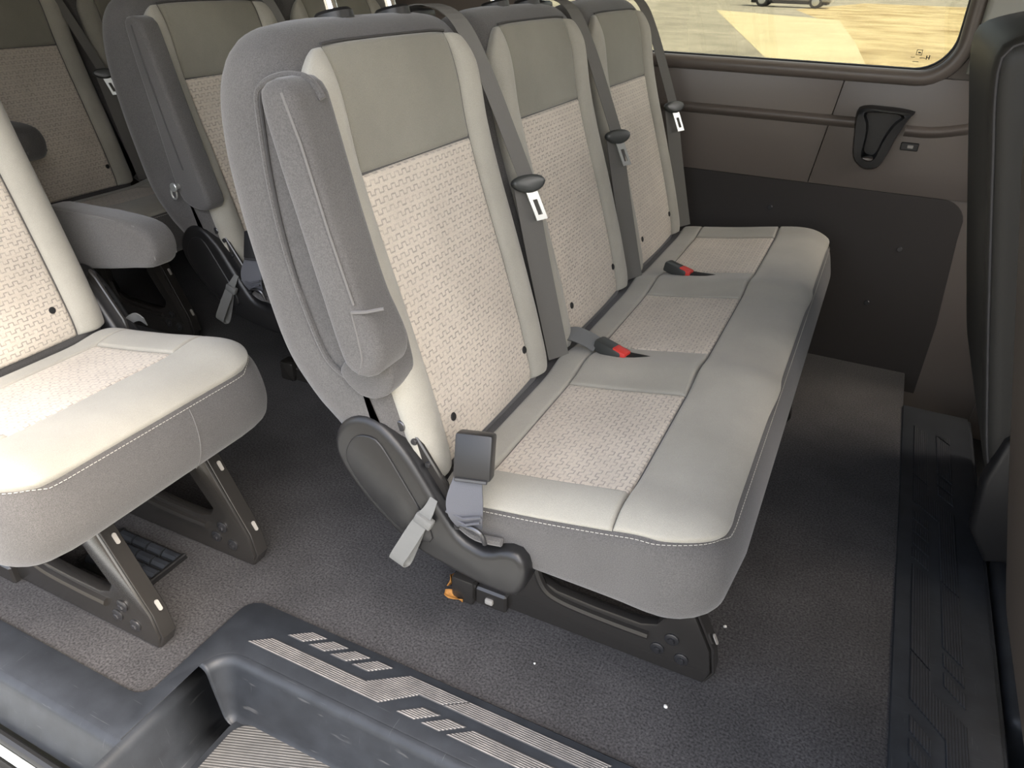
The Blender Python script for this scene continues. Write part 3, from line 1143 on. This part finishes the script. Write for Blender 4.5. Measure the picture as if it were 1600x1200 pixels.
# step well: rounded lip, sloping walls
WZ = -0.115
path = [(-0.79, 0.25), (-0.79, 0.33), (-0.79, 0.42), (-0.79, 0.52)] + arc(-0.742, 0.520, 0.048, 180, 90, 8) + [(-0.6, 0.568), (-0.4, 0.568), (-0.2, 0.568), (0.0, 0.568), (0.2, 0.568), (0.375, 0.568)]
prof = []
for k in range(7):
    a = PI / 2 * k / 6
    prof.append((0.016 * math.sin(a), 0.006 - 0.016 * (1 - math.cos(a))))
prof += [(0.019, -0.03), (0.024, -0.06), (0.029, -0.09)]
for k in range(1, 6):
    a = PI / 2 * k / 5
    prof.append((0.030 + 0.02 * (1 - math.cos(a)), WZ + 0.02 - 0.02 * math.sin(a)))
vs, fs = [], []
for i, p in enumerate(path):
    a = Vector(path[max(i - 1, 0)])
    b = Vector(path[min(i + 1, len(path) - 1)])
    t = (b - a).normalized()
    inw = Vector((t.y, -t.x))
    for (o_, z) in prof:
        vs.append((p[0] + inw.x * o_, p[1] + inw.y * o_, z))
w_ = len(prof)
for i in range(len(path) - 1):
    for j in range(w_ - 1):
        fs.append((i * w_ + j, i * w_ + j + 1, (i + 1) * w_ + j + 1, (i + 1) * w_ + j))
well = struct(mesh('trim_2', vs, fs, M_SILL))
wf = poly_slab('well_floor', [(-0.79, 0.25), (0.375, 0.25), (0.375, 0.56), (-0.79, 0.56)], WZ - 0.02, WZ, M_SILL, 0, well)
mat_poly = [(-0.735, 0.27)] + [(-0.735, 0.50)] + arc(-0.703, 0.502, 0.032, 180, 90, 5) + [(0.34, 0.534), (0.34, 0.27)]
poly_slab('mat_border', [(a * 1.0 - (0.012 if a < 0 else 0), b + (0.012 if b > 0.4 else 0)) for a, b in mat_poly], WZ, WZ + 0.003, M_SILL, 0.001, well)
poly_slab('step_mat', mat_poly, WZ, WZ + 0.006, M_MAT, 0.001, well)


# raised tread pads
def pad_set(parent, fn, mat, s0, s1, first_low=True):
    """tread motif along s (metres) across c 0..0.07; stripe swaps sides, slanted pads on the other side"""
    lo0, lo1, up0, up1 = 0.0, 0.024, 0.040, 0.064

    def pad(poly, name):
        pts = [fn(a, b) for a, b in poly]
        mb = MB()
        mb.prism(pts, lambda a, b, d: Vector((a, b, d)), 0.004, 0.0085, 0.0008, 1)
        mb.build(name, mat, parent)
    s = s0
    low = first_low
    while s < s1:
        L = 0.26 if low else 0.30
        e = min(s + L, s1)
        if low:
            pad([(s, lo0), (e, lo0), (e + 0.05, up0), (e + 0.09, up0), (e + 0.126, up1), (e + 0.020, up1), (e - 0.038, lo1), (s + 0.034, lo1)] if e < s1 - 0.05 else [(s, lo0), (e, lo0), (e, lo1), (s + 0.034, lo1)], 'tread_stripe')
            k = s + 0.050
            while k + 0.05 < e - 0.02:
                pad([(k, up0), (k + 0.030, up0), (k + 0.064, up1), (k + 0.034, up1)], 'tread_pad')
                k += 0.044
        else:
            pad([(s + 0.093, up0), (e + 0.03, up0), (e + 0.06, up1), (s + 0.129, up1)], 'tread_stripe')
            k = s + 0.035
            while k + 0.04 < e + 0.0 and k < s + 0.12:
                pad([(k, lo0), (k + 0.030, lo0), (k + 0.064, lo1), (k + 0.034, lo1)], 'tread_pad')
                k += 0.044
            pad([(k, lo0), (e - 0.005, lo0), (e + 0.029, lo1), (k + 0.034, lo1)], 'tread_stripe')
        s = e
        low = not low


pad_set(sill, lambda a, b: (a, 0.594 + b), M_TREADX, -0.755, 0.16)
pad_set(sill, lambda a, b: (0.328 - b * 1.25, a), M_TREADY, 0.70, 1.85)

# outer edge of the sill, door seal and painted body edge
mb = MB()
pr = [(0.374, 0.006), (0.366, 0.004), (0.361, -0.003), (0.358, -0.012), (0.350, -0.035), (0.341, -0.056), (0.338, -0.075), (0.36, -0.09), (0.39, -0.03)]
for (xa, xb) in ((-1.9, -0.79),):
    mb.sweep([(Vector((x, 0, 0)), Vector((0, 1, 0)), Vector((0, 0, 1))) for x in (xa, (xa + xb) / 2, xb)], pr)
edge = struct(mb.build('trim_3', M_SILL, angle=50))
for (nm, y, z, r, mt_) in (('door_seal', 0.326, -0.076, 0.009, M_RUB), ('body_flange', 0.311, -0.078, 0.006, M_WHITE), ('door_seal', 0.293, -0.088, 0.013, M_RUB), ('door_seal', 0.268, -0.096, 0.012, M_RUB)):
    mb = MB()
    mb.tube([(-1.9, y, z), (-1.2, y, z), (-0.70, y - 0.004, z)], r, 10)
    mb.build(nm, mt_, edge)
mb = MB()
mb.box((-1.9, 0.10, -0.62), (0.6, 0.30, -0.11), 0.02, 3)
mb.build('body_sill', M_WHITE, edge)

# lower cab floor in front of the strip
mb = MB()
mb.box((0.372, 0.36, -0.19), (1.7, 2.2, -0.16), 0.0)
cab = struct(mb.build('trim_4', M_SILL, smooth=False))
mb = MB()
mb.box((0.392, 1.02, -0.16), (0.62, 1.44, -0.005), 0.02, 3)
mb.build('seat_pedestal', M_SILL, cab)
mb = MB()
mb.box((0.37, 0.568, -0.16), (0.384, 1.985, 0.0), 0.003, 1)
mb.build('sill_riser', M_SILL, cab)

# ---------------------------------------------------------------- far wall
YW = 2.2


def rrect(x0, z0, x1, z1, r, n=8):
    return arc(x1 - r, z0 + r, r, -90, 0, n) + arc(x1 - r, z1 - r, r, 0, 90, n) + arc(x0 + r, z1 - r, r, 90, 180, n) + arc(x0 + r, z0 + r, r, 180, 270, n)


def wall_with_holes(name, outer, holes, y0, y1, mat, parent=None):
    bmm = bmesh.new()
    es = []
    for loop in [outer] + holes:
        v = [bmm.verts.new((a, y0, b)) for a, b in loop]
        for i in range(len(v)):
            es.append(bmm.edges.new((v[i], v[(i + 1) % len(v)])))
    r = bmesh.ops.triangle_fill(bmm, use_beauty=True, use_dissolve=False, edges=es)
    fcs = [f for f in r['geom'] if isinstance(f, bmesh.types.BMFace)]
    ex = bmesh.ops.extrude_face_region(bmm, geom=fcs)
    for g in ex['geom']:
        if isinstance(g, bmesh.types.BMVert):
            g.co.y = y1
    bmesh.ops.recalc_face_normals(bmm, faces=bmm.faces[:])
    me = bpy.data.meshes.new(name)
    bmm.to_mesh(me)
    bmm.free()
    return link(name, me, mat, parent, False)


WIN1 = rrect(-1.02, 0.798, 0.118, 1.22, 0.085)
WIN2 = rrect(-2.75, 0.798, -1.12, 1.22, 0.085)
SEAM = -0.115
wall = struct(wall_with_holes('wall_left', [(-3.0, 0.76), (0.42, 0.76), (0.42, 1.49), (-3.0, 1.49)], [WIN1], YW + 0.014, YW + 0.05, M_TRIM))
# upper trim panels either side of the vertical joint
for (pa) in ([(-3.0, 0.50), (SEAM - 0.037, 0.50), (SEAM + 0.001, 0.785), (-3.0, 0.785)], [(SEAM - 0.035, 0.50), (0.60, 0.50), (0.60, 0.785), (SEAM + 0.003, 0.785)]):
    mb = MB()
    mb.prism(pa, lambda a, b, d: Vector((a, d, b)), YW, YW + 0.03, 0.002, 2)
    mb.build('side_panel', M_TRIM, wall)
# the panel runs down behind the lower board at the door pillar
mb = MB()
mb.prism([(-0.2, -0.16), (0.60, -0.16), (0.60, 0.503), (-0.2, 0.503)], lambda a, b, d: Vector((a, d, b)), YW + 0.004, YW + 0.03, 0.002, 2)
mb.build('side_panel', M_TRIM, wall)
# belt ledge: long rounded step
prl = [(0.004, 0.650), (-0.004, 0.655), (-0.012, 0.662), (-0.016, 0.668), (-0.014, 0.674), (-0.006, 0.678), (0.006, 0.682), (0.012, 0.682), (0.012, 0.650)]
for (xa, xb) in ((-3.0, -0.064), (0.052, 0.30)):
    mb = MB()
    k = 12
    pth = []
    for i in range(k + 1):
        x = xa + (xb - xa) * i / k
        rise = 0.0
        if xa > 0:
            rise = 0.035 * smooth01((x - 0.09) / 0.2)
        pth.append((Vector((x, YW, rise)), Vector((0, 1, 0)), Vector((0, 0, 1))))
    mb.sweep(pth, [(a, b - (0.008 if xa > 0 else 0)) for a, b in prl])
    mb.build('belt_ledge', M_TRIM, wall, angle=60)
# rounded window reveal
for WN in (WIN1,):
    mb = MB()
    cx = sum(p[0] for p in WN) / len(WN)
    cz = sum(p[1] for p in WN) / len(WN)
    hx = max(p[0] for p in WN) - cx
    hz_ = max(p[1] for p in WN) - cz
    mb.tube([(cx + (p[0] - cx) * (hx + 0.017) / hx, YW + 0.008, cz + (p[1] - cz) * (hz_ + 0.017) / hz_) for p in WN], 0.019, 12, closed=True)
    mb.build('window_reveal', M_TRIM, wall)
# lower dark board
low_poly = [(-3.0, 0.0), (0.262, -0.06), (0.262, 0.16), (0.245, 0.40)] + arc(0.185, 0.440, 0.06, 10, 90, 6) + [(-0.12, 0.500), (-3.0, 0.500)]
mb = MB()
mb.prism(low_poly, lambda a, b, d: Vector((a, d, b)), YW - 0.001, YW + 0.03, 0.003, 2)
lowb = mb.build('lower_panel', M_LOWER, wall)
for (x, z) in ((-0.236, 0.42), (0.118, 0.355), (0.075, 0.19)):
    mb = MB()
    mb.disc((x, YW - 0.001, z), (0, -1, 0), 0.007, 0.004, 12)
    mb.build('screw', M_BOLT, lowb)
# light upper door pillar
mb = MB()
mb.prism([(0.150, 0.80), (0.42, 0.76), (0.42, 1.49), (0.17, 1.49), (0.15, 1.1)], lambda a, b, d: Vector((a, d, b)), YW - 0.022, YW + 0.02, 0.014, 3)
mb.build('door_pillar', M_PILLAR, wall)
mb = MB()
mb.box((-3.0, YW + 0.026, -0.18), (0.60, YW + 0.05, 0.79))
mb.build('backing', M_TRIM, wall, smooth=False)
# small socket plate
mb = MB()
mb.box((0.052, YW - 0.004, 0.611), (0.094, YW + 0.002, 0.631), 0.002, 1)
sw = mb.build('socket_plate', M_PLAST, wall)
MB().box((0.068, YW - 0.006, 0.617), (0.082, YW - 0.003, 0.625), 0.001, 1).build('socket_insert', M_PALE, sw)

# cup holder moulded on the wall: flared bracket with a V opening
outer = [(-0.066, 0.705), (-0.064, 0.64), (-0.054, 0.585), (-0.030, 0.560), (-0.006, 0.556), (0.014, 0.566), (0.028, 0.60), (0.040, 0.65), (0.058, 0.695), (0.062, 0.707), (0.0, 0.712)]
inner = [(-0.050, 0.699), (-0.040, 0.672), (-0.035, 0.64), (-0.034, 0.595), (-0.022, 0.583), (-0.006, 0.583), (0.002, 0.597), (0.012, 0.64), (0.028, 0.677), (0.044, 0.699), (0.0, 0.704)]
oo = [(p.x, p.y) for p in resample(catmull([Vector(p) for p in outer], True, 4), 44, True)[0]]
ii = [(p.x, p.y) for p in resample(catmull([Vector(p) for p in inner], True, 4), 44, True)[0]]
mb = MB()
vs, fs = [], []
n = 44
for (loop, y, s) in ((oo, YW + 0.002, 1.0), (oo, YW - 0.03, 0.97), (oo, YW - 0.046, 0.9), (ii, YW - 0.048, 1.0), (ii, YW - 0.040, 0.95), (ii, YW - 0.004, 0.86)):
    for (a, b) in loop:
        vs.append(((a + 0.008) * s - 0.008, y, (b - 0.65) * s + 0.65))
for i in range(5):
    for j in range(n):
        j2 = (j + 1) % n
        fs.append((i * n + j, i * n + j2, (i + 1) * n + j2, (i + 1) * n + j))
fs.append(tuple(5 * n + j for j in range(n)))
mb.add(vs, fs)
cup = mb.build('cup_holder', M_PLAST, wall, angle=60, label='black flared holder with an open front')
mb = MB()
mb.box((-0.034, YW - 0.044, 0.578), (-0.002, YW - 0.002, 0.590), 0.003, 2)
mb.build('holder_foot', M_TRIM, cup)

# windows
for i, WN in enumerate((WIN1,)):
    bmm = bmesh.new()
    f = bmm.faces.new([bmm.verts.new((a, YW + 0.03, b)) for a, b in WN])
    ex = bmesh.ops.extrude_face_region(bmm, geom=[f])
    for g in ex['geom']:
        if isinstance(g, bmesh.types.BMVert):
            g.co.y += 0.004
    bmesh.ops.recalc_face_normals(bmm, faces=bmm.faces[:])
    me = bpy.data.meshes.new('window_%d' % (i + 1))
    bmm.to_mesh(me)
    bmm.free()
    win = struct(link('window_%d' % (i + 1), me, M_GLASS, None, False))
    mb = MB()
    c = Vector((sum(p[0] for p in WN) / len(WN), sum(p[1] for p in WN) / len(WN)))
    mb.tube([(a, YW + 0.026, b) for a, b in WN], 0.0055, 8, closed=True)
    mb.build('window_seal', M_RUB, win)
    if i == 0:
        mk = MB()
        g0 = Vector((0.032, YW + 0.0285, 0.812))
        def dash(x, z, w, h):
            mk.box(g0 + Vector((x, 0, z)), g0 + Vector((x + w, 0.0012, z + h)))
        for (x, z, w, h) in ((0.0, 0.0195, 0.013, 0.0012), (0.012, 0.0195, 0.0012, 0.012), (0.0, 0.031, 0.013, 0.0012), (0.0, 0.0195, 0.0012, 0.012), (0.004, 0.024, 0.006, 0.003),
                             (-0.010, 0.014, 0.009, 0.0012), (0.010, 0.013, 0.013, 0.0014), (-0.004, 0.004, 0.014, 0.0012), (0.024, 0.011, 0.0022, 0.009), (0.030, 0.011, 0.0022, 0.010), (0.024, 0.014, 0.008, 0.0016)):
            dash(x, z, w, h)
        mk.build('glass_marking', M_BLACK, win, smooth=False)

# ---------------------------------------------------------------- the rest of the van shell
def plain(name, lo, hi, mat):
    mb = MB()
    mb.box(lo, hi, 0.0)
    return struct(mb.build(name, mat, None, smooth=False))


plain('ceiling', (-3.05, 0.30, 1.47), (1.45, 2.26, 1.51), M_HEADL)
plain('wall_rear', (-3.06, 0.30, -0.1), (-3.0, 2.26, 1.51), M_TRIM)
mb = MB()
mb.box((-3.0, 0.33, -0.1), (-1.55, 0.37, 1.49))
wr = struct(mb.build('wall_right', M_TRIM, None, smooth=False))
mb = MB()
mb.box((0.50, 0.33, -0.19), (1.7, 0.37, 0.85))
mb.build('cab_door_panel', M_TRIM, wr, smooth=False)
mb = MB()
mb.box((0.50, 0.33, 0.84), (0.66, 0.37, 1.48))
mb.build('door_post', M_TRIM, wr, smooth=False)
mb = MB()
mb.box((0.42, 2.2, -0.19), (1.7, 2.25, 0.85))
mb.build('cab_door_panel', M_TRIM, wall, smooth=False)
mb = MB()
mb.box((-1.55, 0.31, 1.37), (1.45, 0.35, 1.49))
mb.build('door_header', M_TRIM, wr, smooth=False)
mb = MB()
mb.box((1.10, 0.37, -0.16), (1.70, 2.2, 0.98), 0.05, 3)
struct(mb.build('trim_7', M_PLAST, None))
plain('wall_front', (1.7, 0.30, -0.19), (1.76, 2.26, 1.05), M_TRIM)

# ---------------------------------------------------------------- outside
GZ = -0.62


def ground(name, poly, z, mat):
    mb = MB()
    mb.prism(poly, lambda a, b, d: Vector((a, b, d)), z - 0.02, z, 0.0)
    return struct(mb.build(name, mat, None, smooth=False))


ground('ground', [(-160, -120), (160, -120), (160, 220), (-160, 220)], GZ, M_NEAR)
ground('trim_8', [(-90, 5.0), (70, 5.0), (90, 110), (-110, 110)], GZ + 0.002, M_ASPH)
ground('trim_5', [(-2.2, 16.5), (-0.8, 6.0), (1.5, 6.0), (-0.5, 17.0), (-1.2, 24.0), (-2.6, 36.0), (-8.6, 40.5)], GZ + 0.006, M_CONC)
ground('trim_6', [(1.5, 6.0), (40, 6.0), (60, 60), (-3.0, 60), (-5.5, 45), (-3.4, 36.2), (-1.4, 24.0), (-0.5, 17.0)], GZ + 0.004, M_GRASS)

# ---------------------------------------------------------------- seats
build_seat('bench_seat', 'three-place grey cloth bench nearest the step well, armrest folded up', 'passenger seats', (-0.25, 0.69, 0), [0.89, 1.345, 1.80], 2.08, [0.86, 1.72], 'up',
           red=((1.175, True), (1.645, False)))
build_seat('bench_seat', 'grey two-place bench behind the three-place bench, bare steel armrest pin on its side', 'passenger seats', (-0.25 - 0.82, 0.69 + 0.49, 0), [0.89, 1.345], 1.60, [0.86, 1.36], 'pin')
build_seat('bench_seat', 'rearmost bench in the shadow at top left, lone armrest in front of its back', 'passenger seats', (-0.25 - 1.66, 0.69 + 0.52, 0), [0.89, 1.345], 1.60, [0.86, 1.36], 'down', strap=False, arm_shift=(0.045, 0.03, 0.036))
build_seat('single_seat', 'single grey cloth seat beside the door sill with its padded armrest down', 'passenger seats', (-0.25 - 0.825, 0.865, 0), [0.915], 1.185, [0.342, 0.561], 'down', mirror=True, belts=False, strap=False, end_buckle=False, arm_shift=(-0.012, -0.024, -0.050))


# front seats
def front_seat(name, label, yc, mat, half=0.25, xf=0.43):
    root = thing(name, label, 'seat', (0.62, yc, -0.16), 'cab seats')
    ORG[0] = Vector((0.62, yc, -0.16))
    outl = [(-0.03, -0.13), (-0.002, -0.06), (0.0, 0.1), (0.0, 0.3), (0.0, 0.45), (-0.012, 0.56), (-0.05, 0.605), (-0.10, 0.617), (-0.165, 0.616), (-0.190, 0.600), (-0.198, 0.55), (-0.199, 0.45), (-0.20, 0.3), (-0.20, 0.1), (-0.195, -0.06), (-0.165, -0.13), (-0.10, -0.15)]
    B, T = back_body(xf, yc, half, 0.028, outl, drop=0.006)
    sh = B.solid('backrest', mat, root)
    mb = MB()
    for sg in (-1, 1):
        q = sg * (half - 0.032 + 0.032 * 0.8)
        mb = MB()
        mb.tube([B.at(B.L * (0.42 + 0.5 * k / 40), q, 0.0015) for k in range(41)], 0.0022, 6)
        mb.build('seam_piping', M_PIPE, sh)
    for s in (-0.07, 0.07):
        b0 = T(-0.10, 0.612, s)
        mb = MB()
        mb.disc(b0, D_UP, 0.018, 0.012, 16)
        mb.build('post_collar', M_CHROME, sh)
        MB().tube([b0, Vector(b0) + D_UP * 0.07], 0.0065, 12).build('headrest_post', M_CHROME, sh)
    hb = MB()
    hb.box((-0.045, -0.13, 0.0), (0.05, 0.13, 0.18), 0.038, 4)
    c0 = Vector(T(-0.10, 0.655, 0))
    rot = Matrix((N_FR, Vector((0, 1, 0)), D_UP)).transposed()
    hb.v = [c0 + rot @ v for v in hb.v]
    hb.build('headrest', mat, sh)
    oc = [(0.40, 0.30), (0.46, 0.36), (0.60, 0.375), (0.75, 0.385), (0.86, 0.38), (0.90, 0.34), (0.89, 0.28), (0.80, 0.25), (0.60, 0.24), (0.45, 0.24)]
    Bc = Body(oc, half, 0.05, lambda x, z, s: Vector((x, yc + s, z)), N=120)
    Bc.solid('cushion', mat, root, nu=60)
    mb = MB()
    mb.box((0.36, yc - half + 0.02, 0.10), (0.80, yc + half - 0.02, 0.25), 0.03, 3)
    mb.build('seat_skirt', M_PLAST, root)
    mb = MB()
    mb.prism([(0.29, 0.26), (0.30, 0.34), (0.34, 0.40), (0.40, 0.40), (0.50, 0.30), (0.52, 0.16), (0.34, 0.10), (0.30, 0.16)], lambda a, b, d: Vector((a, d, b)), yc - half - 0.02, yc - half + 0.02, 0.01, 3)
    mb.build('hinge_cover', M_PLAST, root)
    mb = MB()
    mb.box((0.45, yc - half + 0.05, -0.16), (0.80, yc + half - 0.05, 0.11), 0.01, 2)
    mb.build('pedestal', M_SILL, root)
    ORG[0] = Vector((0, 0, 0))
    return root


front_seat('driver_seat', 'dark leather seat back at right with chrome headrest posts above it', 1.56, M_LEATH, half=0.285, xf=0.462)
front_seat('front_passenger_seat', 'brown seat back cut off by the right edge of the photo', 0.665, M_LEATHB, xf=0.466)

# ---------------------------------------------------------------- small things
# moulded floor vent under the single seat
v = thing('floor_vent', 'black moulded vent grille in the carpet beneath the single seat', 'vent', (-1.085, 0.645, 0))
ORG[0] = Vector((-1.085, 0.645, 0))
MB().box((-1.175, 0.59, -0.002), (-1.005, 0.70, 0.004), 0.002, 1).build('base_plate', M_BLACK, v)
for r in range(4):
    for c_ in range(4):
        x = -1.165 + c_ * 0.039
        y = 0.600 + r * 0.0245
        bmv = MB()
        bmv.sweep([(Vector((x + 0.002, 0, 0)), Vector((0, 1, 0)), Vector((0, 0, 1))), (Vector((x + 0.036, 0, 0)), Vector((0, 1, 0)), Vector((0, 0, 1)))],
                  [(y, 0.003), (y + 0.021, 0.003), (y + 0.020, 0.009), (y + 0.014, 0.015), (y + 0.006, 0.014), (y + 0.001, 0.009)])
        bmv.build('vent_cell', M_SILL, v, angle=30)
for x in (-1.171, -1.009):
    MB().box((x - 0.004, 0.592, 0.0), (x + 0.004, 0.698, 0.012), 0.002, 1).build('vent_rib', M_PLAST, v)
ORG[0] = Vector((0, 0, 0))


def leaf(loc, rz, sc, label, tilt):
    n = 7
    vs, fs = [], []
    for i in range(n):
        t = i / (n - 1)
        w = 0.010 * math.sin(PI * (0.08 + 0.88 * t)) * sc
        x = (t - 0.5) * 0.042 * sc
        for k in (-1, -0.5, 0, 0.5, 1):
            vs.append((x, w * k, 0.006 * abs(k) + 0.006 * math.sin(3 * t + k)))
    for i in range(n - 1):
        for j in range(4):
            fs.append((i * 5 + j, i * 5 + j + 1, (i + 1) * 5 + j + 1, (i + 1) * 5 + j))
    o = mesh('dry_leaf', vs, fs, M_LEAF)
    md = o.modifiers.new('thick', 'SOLIDIFY')
    md.thickness = 0.0008
    o.location = loc
    o.rotation_euler = (tilt, 0.15, rz)
    return tag(o, label, 'leaf', 'dry leaf scraps')


leaf((-0.500, 0.838, 0.003), 0.0, 0.9, 'orange dry leaf scrap lying flat on the carpet beside the bench cover', 0.1)
leaf((-0.528, 0.868, 0.008), 1.9, 0.75, 'curled tan leaf scrap propped upright just behind the flat one', 0.9)


def crumb(loc, r, label):
    bmm = bmesh.new()
    bmesh.ops.create_icosphere(bmm, subdivisions=2, radius=r)
    for v_ in bmm.verts:
        v_.co *= 0.75 + 0.5 * random.random()
        v_.co.z *= 0.7
    me = bpy.data.meshes.new('crumb')
    bmm.to_mesh(me)
    bmm.free()
    o = link('crumb', me, M_CRUMB)
    o.location = loc
    return tag(o, label, 'crumb', 'white crumbs on the carpet')


crumb((-0.045, 0.998, 0.002), 0.0032, 'white crumb on the carpet just past the front leg of the bench')
crumb((-0.094, 0.793, 0.002), 0.0032, 'white crumb on the carpet between the bench leg and the step')
crumb((-0.31, 0.775, 0.0015), 0.0018, 'tiny pale crumb on the carpet below the bench rail')

# parked car far outside the window
car = thing('car', 'parked car outside beyond the window, dark underside and wheels showing', 'car', (-6.2, 48.0, GZ))
ORG[0] = Vector((-6.2, 48.0, GZ))
prof_c = [(-2.2, 0.35), (-2.25, 0.7), (-1.9, 0.85), (-1.1, 0.95), (-0.5, 1.42), (0.8, 1.45), (1.5, 0.98), (2.1, 0.9), (2.25, 0.6), (2.2, 0.32)]
mb = MB()
mb.prism(prof_c, lambda a, b, d: Vector((-6.2 + a, 48.0 + d, GZ + b)), -0.85, 0.85, 0.12, 3)
mb.build('body', simple('car_paint', (0.28, 0.28, 0.27), 0.3), car)
mb = MB()
mb.box((-8.2, 47.3, GZ + 0.18), (-4.2, 48.7, GZ + 0.4), 0.03, 1)
mb.build('underbody', M_BLACK, car)
for (dx, dy) in ((-1.4, -0.78), (1.4, -0.78), (-1.4, 0.78), (1.4, 0.78)):
    c = Vector((-6.2 + dx, 48.0 + dy, GZ + 0.33))
    mb = MB()
    mb.disc(c + Vector((0, 0.11, 0)), (0, -1, 0), 0.33, 0.22, 24)
    w = mb.build('wheel', M_RUB, car)
    mb = MB()
    mb.disc(c + Vector((0, -0.105, 0)), (0, -1, 0), 0.2, 0.02, 16)
    mb.build('hubcap', M_STEEL, w)
ORG[0] = Vector((0, 0, 0))
